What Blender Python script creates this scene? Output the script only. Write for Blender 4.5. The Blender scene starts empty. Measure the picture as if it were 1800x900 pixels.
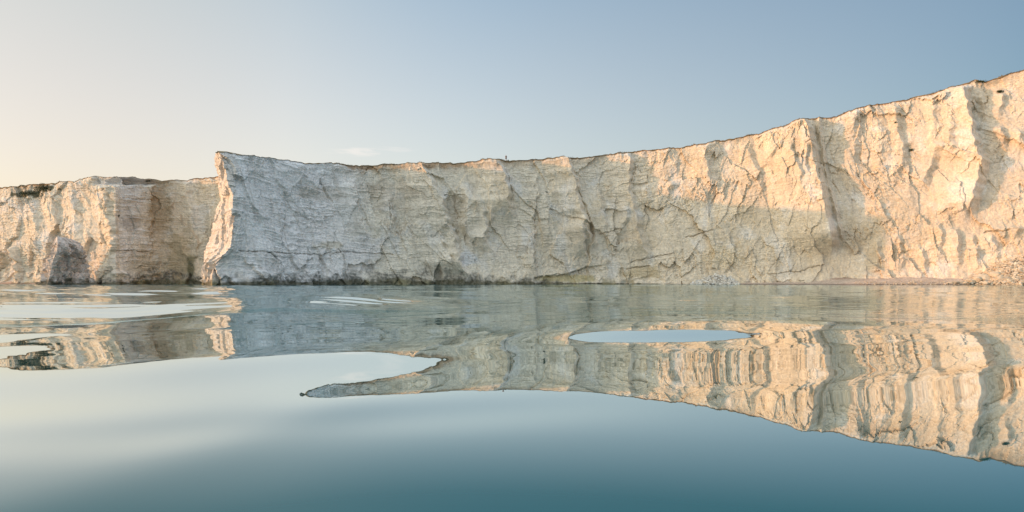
import bpy, bmesh, math, random
import numpy as np
from mathutils import Vector, geometry

random.seed(4)
R = math.radians
# ------------------------------------------------------------------ camera, sky, sun, exposure
sc = bpy.context.scene
F, HZ, CAMZ = 1200.0, 495.0, 0.8          # focal length in photo pixels, horizon row, eye height (m)
cam_d = bpy.data.cameras.new("camera"); cam = bpy.data.objects.new("camera", cam_d)
sc.collection.objects.link(cam); sc.camera = cam
cam.location = (0, 0, CAMZ); cam.rotation_euler = (R(90), 0, 0)
cam_d.sensor_width = 36; cam_d.lens = 36*F/1800
cam_d.shift_y = (HZ-450)/1800
cam_d.clip_start = 0.05; cam_d.clip_end = 20000

SUN_AZ, SUN_EL = 100.5, 4.0               # degrees left of the view direction, degrees up
sun_dir = Vector((-math.sin(R(SUN_AZ))*math.cos(R(SUN_EL)), math.cos(R(SUN_AZ))*math.cos(R(SUN_EL)), math.sin(R(SUN_EL))))
world = bpy.data.worlds.new("World"); sc.world = world; world.use_nodes = True
nt = world.node_tree; nt.nodes.clear()
def wn(t, **k):
    n = nt.nodes.new(t)
    for a, b in k.items(): setattr(n, a, b)
    return n
sky = wn('ShaderNodeTexSky', sky_type='NISHITA', sun_disc=False)
sky.sun_elevation = R(SUN_EL+3); sky.sun_rotation = math.atan2(sun_dir.x, sun_dir.y)
sky.altitude = 0; sky.air_density = 1.0; sky.dust_density = 2.2; sky.ozone_density = 2.0
bg = wn('ShaderNodeBackground'); bg.inputs[1].default_value = 0.10
wo = wn('ShaderNodeOutputWorld')
# a faint wisp of evening cloud low in the sky
tc = wn('ShaderNodeTexCoord')
def cloud(px, py, rx, ry, seed):
    d = Vector(((px-900)/F, 1, (HZ-py)/F)).normalized()
    s = wn('ShaderNodeVectorMath', operation='SUBTRACT'); s.inputs[1].default_value = d
    nt.links.new(tc.outputs['Generated'], s.inputs[0])
    m = wn('ShaderNodeVectorMath', operation='MULTIPLY'); m.inputs[1].default_value = (F/rx, F/rx, F/ry)
    nt.links.new(s.outputs[0], m.inputs[0])
    l = wn('ShaderNodeVectorMath', operation='LENGTH'); nt.links.new(m.outputs[0], l.inputs[0])
    nz = wn('ShaderNodeTexNoise'); nz.inputs['Scale'].default_value = 1.6; nz.inputs['Detail'].default_value = 6
    o = wn('ShaderNodeVectorMath', operation='ADD'); o.inputs[1].default_value = (seed, seed*2, 0)
    nt.links.new(m.outputs[0], o.inputs[0]); nt.links.new(o.outputs[0], nz.inputs['Vector'])
    a = wn('ShaderNodeMath', operation='MULTIPLY_ADD'); a.inputs[1].default_value = 2.2
    nt.links.new(nz.outputs['Fac'], a.inputs[0]); nt.links.new(l.outputs['Value'], a.inputs[2])
    mr = wn('ShaderNodeMapRange', interpolation_type='SMOOTHSTEP')
    mr.inputs[1].default_value = 1.1; mr.inputs[2].default_value = 2.0; mr.inputs[3].default_value = 1; mr.inputs[4].default_value = 0
    nt.links.new(a.outputs[0], mr.inputs[0]); return mr.outputs[0]
col = sky.outputs[0]
for c, k in ((cloud(625, 266, 55, 9, 3), 0.15), (cloud(700, 263, 60, 5, 8), 0.07)):
    mx = wn('ShaderNodeMix', data_type='RGBA', blend_type='MIX')
    k2 = wn('ShaderNodeMath', operation='MULTIPLY'); k2.inputs[1].default_value = k
    nt.links.new(c, k2.inputs[0]); nt.links.new(k2.outputs[0], mx.inputs[0])
    nt.links.new(col, mx.inputs[6]); mx.inputs[7].default_value = (6.4, 4.7, 4.1, 1)
    col = mx.outputs[2]
nt.links.new(col, bg.inputs[0])
# thin evening haze: a pale veil over the whole sky that brightens towards the sun
def wmath(op, a, b=None, c=None, clamp=False):
    n = wn('ShaderNodeMath', operation=op, use_clamp=clamp)
    for i, v in enumerate((a, b, c)):
        if v is None: continue
        if hasattr(v, 'is_output'): nt.links.new(v, n.inputs[i])
        else: n.inputs[i].default_value = v
    return n.outputs[0]
def wmix(f, a, b):
    m = wn('ShaderNodeMix', data_type='RGBA'); nt.links.new(f, m.inputs[0])
    for i, v in ((6, a), (7, b)):
        if hasattr(v, 'is_output'): nt.links.new(v, m.inputs[i])
        else: m.inputs[i].default_value = (*v, 1)
    return m.outputs[2]
dt = wn('ShaderNodeVectorMath', operation='DOT_PRODUCT'); nt.links.new(tc.outputs['Generated'], dt.inputs[0]); dt.inputs[1].default_value = sun_dir
sx = wn('ShaderNodeSeparateXYZ'); nt.links.new(tc.outputs['Generated'], sx.inputs[0])
mr_ = wn('ShaderNodeMapRange'); nt.links.new(dt.outputs['Value'], mr_.inputs[0]); mr_.inputs[1].default_value = -.72; mr_.inputs[2].default_value = .15
up = wn('ShaderNodeMapRange', interpolation_type='SMOOTHSTEP'); nt.links.new(sx.outputs['Z'], up.inputs[0]); up.inputs[1].default_value = .05; up.inputs[2].default_value = .6
sunny = wn('ShaderNodeMapRange', interpolation_type='SMOOTHSTEP'); nt.links.new(dt.outputs['Value'], sunny.inputs[0]); sunny.inputs[1].default_value = -.15; sunny.inputs[2].default_value = .5
veil = wmix(sunny.outputs[0], wmix(up.outputs[0], (.395, .36, .31), (.11, .18, .24)), wmix(up.outputs[0], (.375, .265, .19), (.23, .245, .185)))
zen = wn('ShaderNodeMapRange', interpolation_type='SMOOTHSTEP'); nt.links.new(sx.outputs['Z'], zen.inputs[0]); zen.inputs[1].default_value = .42; zen.inputs[2].default_value = .85
bgz = wn('ShaderNodeBackground'); bgz.inputs[0].default_value = (.46, .48, .50, 1); nt.links.new(zen.outputs[0], bgz.inputs[1])  # extra overhead glow, out of view, added to lift the shaded chalk
bgv = wn('ShaderNodeBackground'); nt.links.new(veil, bgv.inputs[0]); nt.links.new(wmath('POWER', mr_.outputs[0], .62), bgv.inputs[1])
aur = wmath('POWER', wmath('MULTIPLY_ADD', dt.outputs['Value'], .8, .2, True), 7.0)
bga = wn('ShaderNodeBackground'); bga.inputs[0].default_value = (1, .74, .42, 1); nt.links.new(wmath('MULTIPLY', aur, .8), bga.inputs[1])
ad3 = wn('ShaderNodeAddShader'); ad = wn('ShaderNodeAddShader'); ad2 = wn('ShaderNodeAddShader')
nt.links.new(bg.outputs[0], ad.inputs[0]); nt.links.new(bgv.outputs[0], ad.inputs[1]); nt.links.new(ad.outputs[0], ad2.inputs[0]); nt.links.new(bga.outputs[0], ad2.inputs[1])
nt.links.new(ad2.outputs[0], ad3.inputs[0]); nt.links.new(bgz.outputs[0], ad3.inputs[1]); nt.links.new(ad3.outputs[0], wo.inputs[0])

sun_d = bpy.data.lights.new("sun", 'SUN'); sun = bpy.data.objects.new("sun", sun_d)
sc.collection.objects.link(sun)
sun_d.energy = 1.75; sun_d.angle = R(0.6); sun_d.color = (1.0, 0.47, 0.24)
sun.rotation_euler = (-sun_dir).to_track_quat('-Z', 'Y').to_euler()
sc.view_settings.view_transform = 'Standard'; sc.view_settings.look = 'None'
sc.view_settings.exposure = 0.74; sc.view_settings.gamma = 1.0; sc.view_settings.use_curve_mapping = False
sc.cycles.use_denoising = True
sc.cycles.max_bounces = 8; sc.cycles.diffuse_bounces = 6

# ------------------------------------------------------------------ numpy noise
def _perm(seed):
    r = np.random.RandomState(seed); return r.permutation(256)
def _hash(p, i, j): return p[(p[i & 255] + j) & 255]
def perlin(x, y, seed=0):
    p = _perm(seed); g = np.random.RandomState(seed+99).rand(256)*2*np.pi
    gx, gy = np.cos(g), np.sin(g)
    i = np.floor(x).astype(np.int64); j = np.floor(y).astype(np.int64)
    fx, fy = x-i, y-j
    u = fx**3*(fx*(fx*6-15)+10); v = fy**3*(fy*(fy*6-15)+10)
    def d(a, b):
        h = _hash(p, i+a, j+b); return gx[h]*(fx-a)+gy[h]*(fy-b)
    a = d(0,0); b = d(1,0); c = d(0,1); e = d(1,1)
    return ((a+(b-a)*u)*(1-v)+(c+(e-c)*u)*v)*1.5
def fbm(x, y, seed=0, o=4, gain=.5, lac=2.03):
    t = 0; a = 1
    for k in range(o):
        t = t+a*perlin(x, y, seed+k*7); x = x*lac+3.1; y = y*lac+1.7; a *= gain
    return t
def ridged(x, y, seed=0, o=4):
    t = 0; a = .5
    for k in range(o):
        t = t+a*(1-2*np.abs(perlin(x, y, seed+k*5))); x = x*2.1+1.3; y = y*2.1+4.7; a *= .5
    return t
def worley(x, y, seed=0):
    """returns F1, F2 and the offset + random numbers of the nearest cell"""
    p = _perm(seed); r = np.random.RandomState(seed+5).rand(256, 5)
    i = np.floor(x).astype(np.int64); j = np.floor(y).astype(np.int64)
    f1 = np.full(x.shape, 9.); f2 = np.full(x.shape, 9.)
    cid = np.zeros(x.shape, np.int64); ox = np.zeros(x.shape); oy = np.zeros(x.shape)
    for a in (-1, 0, 1):
        for b in (-1, 0, 1):
            h = _hash(p, i+a, j+b)
            dx = x-(i+a+r[h, 0]); dy = y-(j+b+r[h, 1]); d = dx*dx+dy*dy
            m = d < f1
            f2 = np.where(m, f1, np.minimum(f2, d)); f1 = np.where(m, d, f1)
            cid = np.where(m, h, cid); ox = np.where(m, dx, ox); oy = np.where(m, dy, oy)
    return np.sqrt(f1), np.sqrt(f2), ox, oy, r[cid, 2], r[cid, 3], r[cid, 4]
def facets(s, z, cs, cz, seed, tilt, off):
    ws = s+cs*.08*fbm(s/cs*1.3, z/cz*1.3, seed+1, 4, .7); wz = z+cz*.08*fbm(s/cs*1.3+9, z/cz*1.3+4, seed+2, 4, .7)
    f1, f2, ox, oy, a, b, c = worley(ws/cs, wz/cz, seed)
    return off*(a-.5)+tilt*((b-.5)*ox*cs+(c-.5)*oy*cz), f2-f1
def smooth(a, b, x):
    t = np.clip((x-a)/(b-a), 0, 1); return t*t*(3-2*t)
def lerp(a, b, t): return a+(b-a)*t

# ------------------------------------------------------------------ helpers
C = sc.collection
def mesh_np(name, verts, faces, mat=None, smooth_shade=False):
    me = bpy.data.meshes.new(name)
    verts = np.asarray(verts, np.float32); faces = np.asarray(faces, np.int32)
    me.vertices.add(len(verts)); me.vertices.foreach_set('co', verts.ravel())
    n = faces.shape[1]
    me.loops.add(faces.size); me.loops.foreach_set('vertex_index', faces.ravel())
    me.polygons.add(len(faces)); me.polygons.foreach_set('loop_start', np.arange(len(faces), dtype=np.int32)*n)
    me.polygons.foreach_set('loop_total', np.full(len(faces), n, np.int32))
    me.update(calc_edges=True)
    me.polygons.foreach_set('use_smooth', np.full(len(faces), smooth_shade, bool))
    if mat: me.materials.append(mat)
    return me
def grid_faces(nr, nc, loop=False):
    r = np.arange(nr-1)[:, None]; c = np.arange(nc if loop else nc-1)[None, :]
    c1 = (c+1) % nc
    return np.stack([r*nc+c, r*nc+c1, (r+1)*nc+c1, (r+1)*nc+c], -1).reshape(-1, 4)
def set_col(me, col, name='tint'):
    a = me.attributes.new(name, 'FLOAT_COLOR', 'POINT')
    rgba = np.ones((len(me.vertices), 4), np.float32); rgba[:, :3] = col.reshape(-1, 3)
    a.data.foreach_set('color', rgba.ravel())
def obj(name, me, parent=None, label=None, cat=None, group=None, kind=None):
    o = bpy.data.objects.new(name, me); C.objects.link(o)
    if parent: o.parent = parent
    if label: o['label'] = label
    if cat: o['category'] = cat
    if group: o['group'] = group
    if kind: o['kind'] = kind
    return o
def mat_new(name):
    m = bpy.data.materials.new(name); m.use_nodes = True
    n = m.node_tree; b = n.nodes['Principled BSDF']; return m, n, b
def N(n, t, **k):
    x = n.nodes.new(t)
    for a, b in k.items(): setattr(x, a, b)
    return x
def wpt(px, py, D):
    return np.array([(px-900)/F*D, D, CAMZ+(HZ-py)/F*D])

# ------------------------------------------------------------------ materials
def rock_material(name, use_tint=True, base=(.6,.55,.45), bump=.5):
    m, n, b = mat_new(name); L = n.links.new
    geo = N(n, 'ShaderNodeNewGeometry')
    if use_tint:
        at = N(n, 'ShaderNodeAttribute', attribute_name='tint'); c0 = at.outputs['Color']
    else:
        rgb = N(n, 'ShaderNodeRGB'); rgb.outputs[0].default_value = (*base, 1); c0 = rgb.outputs[0]
    nz = N(n, 'ShaderNodeTexNoise'); nz.inputs['Scale'].default_value = 2.0; nz.inputs['Detail'].default_value = 9; nz.inputs['Roughness'].default_value = .72
    L(geo.outputs['Position'], nz.inputs['Vector'])
    mr = N(n, 'ShaderNodeMapRange'); mr.inputs[1].default_value = .3; mr.inputs[2].default_value = .7; mr.inputs[3].default_value = .70; mr.inputs[4].default_value = 1.17
    L(nz.outputs['Fac'], mr.inputs[0])
    # streaks running down the face
    mp = N(n, 'ShaderNodeVectorMath', operation='MULTIPLY'); mp.inputs[1].default_value = (1.6, 1.6, .22)
    L(geo.outputs['Position'], mp.inputs[0])
    n2 = N(n, 'ShaderNodeTexNoise'); n2.inputs['Scale'].default_value = 1; n2.inputs['Detail'].default_value = 5; L(mp.outputs[0], n2.inputs['Vector'])
    mr2 = N(n, 'ShaderNodeMapRange'); mr2.inputs[1].default_value = .35; mr2.inputs[2].default_value = .65; mr2.inputs[3].default_value = .93; mr2.inputs[4].default_value = 1.05
    L(n2.outputs['Fac'], mr2.inputs[0])
    mm = N(n, 'ShaderNodeMath', operation='MULTIPLY'); L(mr.outputs[0], mm.inputs[0]); L(mr2.outputs[0], mm.inputs[1])
    sc_ = N(n, 'ShaderNodeVectorMath', operation='SCALE'); L(c0, sc_.inputs[0]); L(mm.outputs[0], sc_.inputs['Scale'])
    L(sc_.outputs[0], b.inputs['Base Color'])
    b.inputs['Roughness'].default_value = .95; b.inputs['Specular IOR Level'].default_value = .15
    n3 = N(n, 'ShaderNodeTexNoise'); n3.inputs['Scale'].default_value = 2.6; n3.inputs['Detail'].default_value = 7; n3.inputs['Roughness'].default_value = .62
    L(geo.outputs['Position'], n3.inputs['Vector'])
    bp = N(n, 'ShaderNodeBump'); bp.inputs['Strength'].default_value = bump; bp.inputs['Distance'].default_value = .35
    L(n3.outputs['Fac'], bp.inputs['Height']); L(bp.outputs[0], b.inputs['Normal'])
    return m
M_rock = rock_material('chalk')
M_boulder = rock_material('chalk_boulder', False, (.60, .52, .40), .4)
M_boulder_grey = rock_material('chalk_boulder_weathered', False, (.42, .38, .31), .4)

def plain(name, c, rough=.9, noise=0, scale=4):
    m, n, b = mat_new(name)
    b.inputs['Roughness'].default_value = rough; b.inputs['Specular IOR Level'].default_value = .2
    nz = N(n, 'ShaderNodeTexNoise'); nz.inputs['Scale'].default_value = scale; nz.inputs['Detail'].default_value = 6
    g = N(n, 'ShaderNodeNewGeometry'); n.links.new(g.outputs['Position'], nz.inputs['Vector'])
    mx = N(n, 'ShaderNodeMix', data_type='RGBA')
    mx.inputs[6].default_value = (*[v*(1-noise) for v in c], 1); mx.inputs[7].default_value = (*[min(1, v*(1+noise)) for v in c], 1)
    n.links.new(nz.outputs['Fac'], mx.inputs[0]); n.links.new(mx.outputs[2], b.inputs['Base Color'])
    return m
M_turf = plain('turf', (.22, .17, .10), .95, .5, 1.2)
M_leaf = plain('cliff_plant_leaves', (.055, .065, .03), .8, .5, 3)
M_shirt = plain('grey_brown_shirt', (.16, .125, .11)); M_shorts = plain('dark_shorts', (.03, .02, .025))
M_skin = plain('skin', (.48, .33, .26), .6); M_hair = plain('dark_hair', (.03, .022, .02)); M_shoe = plain('shoe', (.12, .1, .1))

# ------------------------------------------------------------------ the cliff in plan
# skyline of the photograph: pixel column -> pixel row
SKY_L = [(-500,300),(-300,318),(-120,326),(0,330),(25,328),(60,324),(100,323),(116,318),(132,320),(148,315),(162,310),(185,311),(215,310),(240,310),(268,314),(285,317),(320,317),(350,314),(385,310)]
SKY_M = [(410,268),(440,273),(480,278),(520,285),(545,287),(590,286),(602,290),(640,292),(658,290),(700,288),(760,286),(800,287),(835,284),(862,280),(876,281),(890,282.5),(930,281),(985,277),(1030,277),(1080,270),(1130,265),(1200,259),(1260,248),(1330,236),(1380,222),(1400,214),(1420,208),(1435,209),(1465,206),(1500,193),(1525,186),(1560,182),(1640,165),(1690,147),(1715,142),(1735,142),(1760,135),(1800,122),(1900,95),(2100,60),(2500,20)]
D_L = [(-500,238),(-300,221),(-120,208),(0,200),(110,192.5),(170,187),(203,184),(208,186),(225,189),(245,192.5),(265,196),(285,199),(320,201),(355,200),(385,198.5)]
D_M = [(410,150),(440,154.8),(480,161),(540,171),(600,179.5),(640,184),(700,187.5),(800,192),(900,196.5),(1000,200.5),(1060,202.5),(1105,203),(1150,200.5),(1200,197.5),(1300,192.5),(1400,187.5),(1515,181),(1640,174.5),(1800,165),(2000,152),(2500,118)]
BAT_L = [(-500,.2),(200,.2),(250,.12),(385,.12)]
BAT_M = [(410,.06),(450,.12),(560,.22),(700,.22),(900,.17),(1100,.16),(1300,.2),(1500,.22),(1800,.26),(2500,.3)]
ip = lambda T, x: np.interp(x, [a for a, _ in T], [b for _, b in T])
# tip of the prow: its edge and its left outline move with height (pixel row -> pixel column)
ARETE = [(262,384),(268,386),(300,397),(321,404),(343,412),(395,409),(433,406),(447,396),(460,378),(472,370),(500,372),(515,372)]
LSIL = [(262,381),(268,381),(277,378),(308,389),(333,384),(349,389),(371,380),(414,369),(448,356),(467,356),(489,364),(515,365)]

ctrl = []      # (pixel column function of row, base D, batter, skyline row, region)
pl = sorted(set([a for a, _ in SKY_L]+[a for a, _ in D_L]))
for p in pl: ctrl.append((p, float(ip(D_L, p)), float(ip(BAT_L, p)), float(ip(SKY_L, p)), 0))
ctrl.append((398, 192, .1, 304, 0))
ctrl.append((399, 178, .08, 287, .5))
ctrl.append((LSIL, 163, .03, 267.5, 1))
ctrl.append((ARETE, 150.5, .05, 268, 1))
pm = sorted(set([a for a, _ in SKY_M]+[a for a, _ in D_M]))
for p in pm[1:]: ctrl.append((p, float(ip(D_M, p)), float(ip(BAT_M, p)), float(ip(SKY_M, p)), 1))
K = len(ctrl)
def ctrl_pos(k, z):
    pxf, D, bat, sky_row, reg = ctrl[k]
    d = D+bat*np.maximum(z, 0)
    if isinstance(pxf, list):
        row = HZ-(z-CAMZ)*F/d
        px = np.interp(row, [a for a, _ in pxf], [b for _, b in pxf])
    else: px = pxf
    return (px-900)/F*d, d
NR = 250
base = np.array([ctrl_pos(k, 4.0) for k in range(K)], float)
seg = np.hypot(*np.diff(base, axis=0).T); cum = np.concatenate([[0], np.cumsum(seg)])
# finer columns where the photograph looks, coarser outside
dens = []
s = 0.0
while s < cum[-1]:
    dens.append(s)
    p = 900+F*np.interp(s, cum, base[:, 0])/np.interp(s, cum, base[:, 1])
    s += .20 if -40 < p < 1840 else .9
S1 = np.array(dens); NC = len(S1)
topz = []
for k in range(K):
    pxf, D, bat, row, reg = ctrl[k]
    z = 30.
    for _ in range(12): z = CAMZ+(HZ-row)/F*(D+bat*z)
    topz.append(z)
topz = np.array(topz)
reg = np.interp(S1, cum, [c[4] for c in ctrl])
ZT = np.interp(S1, cum, topz)
S_AR = cum[[i for i in range(K) if ctrl[i][0] is ARETE][0]]
T = np.linspace(-.035, 1, NR)[:, None]
Z = T*ZT[None, :]
S = np.broadcast_to(S1[None, :], Z.shape)
KX = np.zeros((NR, K)); KY = np.zeros((NR, K))
# control positions at each row's height (row heights vary along the wall, so sample a height table)
ZTAB = np.linspace(-3, 95, 400)
TX = np.zeros((K, 400)); TY = np.zeros((K, 400))
for k in range(K): TX[k], TY[k] = ctrl_pos(k, ZTAB)
ki = np.clip(np.searchsorted(cum, S1, 'right')-1, 0, K-2); kt = (S1-cum[ki])/seg[ki]
zi = np.clip((Z-ZTAB[0])/(ZTAB[1]-ZTAB[0]), 0, 398.99); z0 = zi.astype(int); zf = zi-z0
def samp(Tb, kk): return Tb[kk[None, :], z0]*(1-zf)+Tb[kk[None, :], z0+1]*zf
X = samp(TX, ki)*(1-kt)+samp(TX, ki+1)*kt
Y = samp(TY, ki)*(1-kt)+samp(TY, ki+1)*kt
def blur(A, w):
    k = np.hanning(w*2+3)[1:-1]; k /= k.sum(); pad = np.pad(A, ((0, 0), (w, w)), 'edge')
    return np.apply_along_axis(lambda r: np.convolve(r, k, 'valid'), 1, pad)
S_BU = np.interp(203, [900+F*b_[0]/b_[1] for b_ in base[:len(pl)]], cum[:len(pl)])
wS = np.minimum(1, np.minimum(np.abs(S1-S_AR)/9, .15+np.abs(S1-S_BU)/8))[None, :]
Xb, Yb = blur(X, 16), blur(Y, 16)
X = lerp(X, Xb, wS); Y = lerp(Y, Yb, wS)
nX = blur(np.gradient(Y, axis=1), 9); nY = -blur(np.gradient(X, axis=1), 9)
l = np.hypot(nX, nY)+1e-9; nX /= l; nY /= l
PX = 900+F*X/Y; PY = HZ-F*(Z-CAMZ)/Y
MAIN = (S >= S_AR-16); LEFT = ~MAIN
mainw = smooth(S_AR-18, S_AR-12, S)
noseR = smooth(S_AR-1, S_AR+3, S)

# ------------------------------------------------------------------ relief of the rock
DISP = np.zeros_like(Z)
def zone(tab): return np.interp(PX, [a for a, _ in tab], [b for _, b in tab])
rough = lerp(.68, zone([(360,1.1),(405,.8),(425,.40),(560,.5),(640,.52),(1000,.52),(1110,.62),(1300,.66),(1800,.74)]), mainw)
rough = rough*lerp(1-.55*smooth(196, 206, PX)*(1-smooth(330, 380, PX)), 1, mainw)
strat = lerp(zone([(0,.25),(190,.3),(206,1.25),(280,.9),(330,.4)]), zone([(400,1),(600,.9),(680,.4),(1000,.35),(1200,.25),(1800,.12)]), mainw)
warp = 1.6*fbm(S/14, Z/10, 40, 3)
leanS = S+Z*.22                                   # joints lean to the left going up
g1, e1 = facets(leanS+warp, Z, 9, 17, 11, .6, 1.5)
lean2 = S+Z*(.35*np.sin(S/23.)+.25*fbm(S/30, Z/30, 45, 2))
g2, e2 = facets(lean2, Z+.2*S, 3.4, 8.0, 23, .75, 1.2)
g3, e3 = facets(S-.45*Z, Z-.12*S, 1.7, 4.2, 37, .85, .5)
g5, e5 = facets(S+.7*Z, Z+.05*S, 1.3, 2.6, 43, .9, .4)
g4, e4 = facets(lean2, Z+.1*S, .62, 1.1, 51, .8, .22)
patch2 = smooth(-.2, .3, fbm(S/7, Z/6, 62, 3))
patchy = smooth(-.25, .45, fbm(S/17, Z/12, 60, 3))
crumb = np.clip(smooth(.05, .6, fbm(S/15, Z/10, 60, 3))*1.1, 0, 1)*lerp(1, zone([(400,.5),(600,.6),(1100,.9),(1800,1)]), mainw)
small = .16+.84*crumb
DISP += rough*(lerp(.6, zone([(400,.62),(1080,.6),(1250,.4),(1800,.42)]), mainw)*g1+.60*g2*(.35+.65*patchy)+.75*g3*(1-.8*patch2)*small+.75*g5*patch2*small+.95*g4*small)
DISP -= rough*.12*np.abs(perlin(S/1.5, (Z+.1*S)/.6, 77))
DISP += rough*.40*fbm(leanS/6, Z/16, 70, 4)
DISP += rough*.25*(ridged(leanS/4.2, Z/13, 81, 4)-.4)
# bedding: thin ledges
dip = np.interp(S1, [0, S_AR, S_AR+45, S_AR+120, S_AR+300], [.02*0, 0, -2.5, -1, 22])[None, :]
Q = Z-dip+.7*fbm(S/22, Z/9, 90, 2)+.25*fbm(S/5, Z/5, 91, 3)
def ledge(q, period, seed):
    k = np.floor(q/period); f = q/period-k
    r = np.random.RandomState(seed).rand(4096); a = r[(k.astype(int)) % 4096]
    return (.3+.7*a)*np.where(f < .82, f/.82, (1-f)/.18), f, a
la, fa, ra = ledge(Q, 1.7, 1); lb, fb, rb = ledge(Q+.3*fbm(S/3, Z/3, 95, 2), .72, 2)
brk = .25+.75*smooth(-.2, .4, fbm(S/9, Z/4, 97, 3))
DISP += strat*brk*(.55*la+.32*lb)
# short broken ledges following the beds
pd = perlin(S/3.4, Q/.62, 141)+.35*perlin(S/.9, Q/.4, 142)
slab = smooth(.10, .20, pd); slab_edge = (1-smooth(.0, .10, np.abs(pd-.10)))
beds = lerp(.7, zone([(400,.8),(640,.75),(760,.6),(1080,.6),(1250,.4),(1800,.35)])*(.35+.65*smooth(-.3, .35, fbm(S/20, Z/9, 147, 2)))*1.25, mainw)
DISP += .30*slab*(.35+.65*patchy)*np.minimum(rough*1.4, 1)*beds
# gentle foot: the base swells out and is worn
foot = np.clip(1-Z/6.5, 0, 1)
DISP += foot**2*lerp(1.3, zone([(400,1.4),(700,1.8),(900,1.5),(1400,1.2),(1800,2)]), mainw)*(.6+.8*fbm(S/5, Z/6, 99, 3))

def ridge(pts, A, wl, wr, region=1, fade=25, pw=1.0, wob=5):
    """a rib whose crest follows pixel points; gentle on its left over wl px, dropping on its right over wr px"""
    global DISP
    pts = sorted(pts, key=lambda q: q[1]); ys = [q[1] for q in pts]; xs = [q[0] for q in pts]
    xc = np.interp(PY, ys, xs)+wob*(.45*np.sin(PY/13+xs[0])+.3*np.sin(PY/5.3+xs[0]*1.7)+.2*np.sin(PY/2.6+xs[0]*2.3))
    d = PX-xc
    f = np.where(d < 0, np.clip(1+d/wl, 0, 1)**pw, np.clip(1-d/wr, 0, 1))
    v = smooth(ys[0]-fade, ys[0]+1, PY)*(1-smooth(ys[-1]-max(fade, 34), ys[-1]+max(fade, 34)*.5, PY))
    w = mainw if region else 1-mainw
    DISP = DISP+A*f*v*w
nD = fbm(PX/17, PY/13, 7, 3)
def dent(px, py, rx, ry, depth, region=1, hard=2):
    global DISP
    d = np.sqrt(((PX-px)/rx)**2+((PY-py)/ry)**2)+.25*nD
    DISP = DISP-depth*(1-smooth(1-1/hard, 1.1, d))*(mainw if region else 1-mainw)
# --- prow, shaded face: shallow gully, the long horizontal joint, broken blocks low down
dent(505, 395, 16, 60, .9); dent(585, 330, 60, 40, .5)
ridge([(500,380),(492,432),(486,446)], .5, 30, 5)
ridge([(520,300),(560,330),(570,352)], 1.0, 40, 18)
ridge([(566,425),(556,460),(574,497)], 1.2, 40, 8); ridge([(590,440),(600,470),(580,500)], 1.0, 30, 12)
ridge([(470,440),(494,470),(480,500)], .9, 40, 10); ridge([(640,455),(628,480),(630,500)], .9, 22, 10)
# --- middle bay
ridge([(617,335),(622,350),(640,430)], 2.2, 26, 8); ridge([(683,355),(688,398),(700,430)], 1.8, 30, 8)
ridge([(742,292),(757,330),(775,360),(803,458),(820,490)], 4.6, 62, 14, fade=10)
dent(797, 366, 20, 26, 1.8, hard=3); dent(790, 420, 18, 34, 1.4)
ridge([(816,345),(818,400),(824,430)], 1.8, 6, 26); ridge([(840,360),(852,400),(846,440)], 1.8, 26, 8)
ridge([(869,276),(880,310),(895,383)], 5.2, 58, 17, fade=8); ridge([(850,420),(880,460)], 1.4, 24, 10)
ridge([(860,380),(858,404),(848,425)], 1.2, 20, 8)
ridge([(943,322),(938,370),(936,462)], 1.0, 26, 5); ridge([(938,455),(938,490)], 1.5, 20, 6)
ridge([(989,272),(995,295),(1009,345),(1024,400),(1040,436)], 4.4, 42, 14, fade=8)
ridge([(1015,400),(1032,466)], 2.8, 34, 9)
ridge([(1052,350),(1060,420)], 1.2, 18, 10); ridge([(1097,375),(1088,415)], 1.5, 40, 10)
ridge([(1104,282),(1107,340),(1124,400),(1140,456)], 2.8, 44, 9)
ridge([(1135,335),(1145,352)], 1.6, 34, 8, fade=8); ridge([(1178,325),(1172,350)], 1.6, 24, 16, fade=10)
# --- right, sunlit
ridge([(1174,262),(1180,300)], 1.1, 22, 14); ridge([(1240,255),(1246,330),(1240,352)], 1.7, 34, 18)
ridge([(1316,265),(1330,300),(1342,340)], 1.2, 38, 10); ridge([(1386,272),(1398,300),(1408,335)], 1.4, 44, 8)
ridge([(1362,262),(1330,300)], 1.0, 20, 8)
ridge([(1402,205),(1416,230),(1440,330),(1458,412),(1462,440)], 7.0, 95, 17, fade=6, pw=.8, wob=2.0)
dent(1424, 285, 10, 26, 1.2); ridge([(1438,208),(1446,280),(1468,370),(1482,425)], 1.9, 5, 7, fade=5, wob=1.5)
ridge([(1428,212),(1432,252)], 1.4, 26, 8, fade=5)
ridge([(1502,194),(1497,260),(1510,330)], 1.3, 34, 16); ridge([(1570,200),(1585,260),(1575,320)], 1.5, 36, 14)
ridge([(1530,190),(1552,260),(1545,300)], 1.4, 36, 18); ridge([(1632,190),(1640,260),(1620,330)], 1.7, 46, 16)
ridge([(1665,230),(1660,280)], 1.3, 26, 12)
ridge([(1688,160),(1692,200),(1716,283),(1712,330),(1692,382)], 5.0, 75, 22, fade=14, wob=5)
dent(1718, 205, 14, 34, 1.6)
ridge([(1762,170),(1756,200)], 1.6, 20, 8, fade=8); ridge([(1755,230),(1765,262)], 1.6, 26, 10, fade=12)
ridge([(1786,235),(1792,262)], 1.3, 18, 10, fade=12); ridge([(1786,402),(1780,420)], 2.2, 60, 12, fade=6)
for x, y0, y1 in ((1540,430,475),(1580,420,470),(1618,440,485),(1680,410,470),(1712,420,470),(1745,420,465),(1648,400,450)):
    ridge([(x,y0),(x+6,(y0+y1)/2),(x+2,y1)], 1.1, 24, 8, fade=14)
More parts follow.
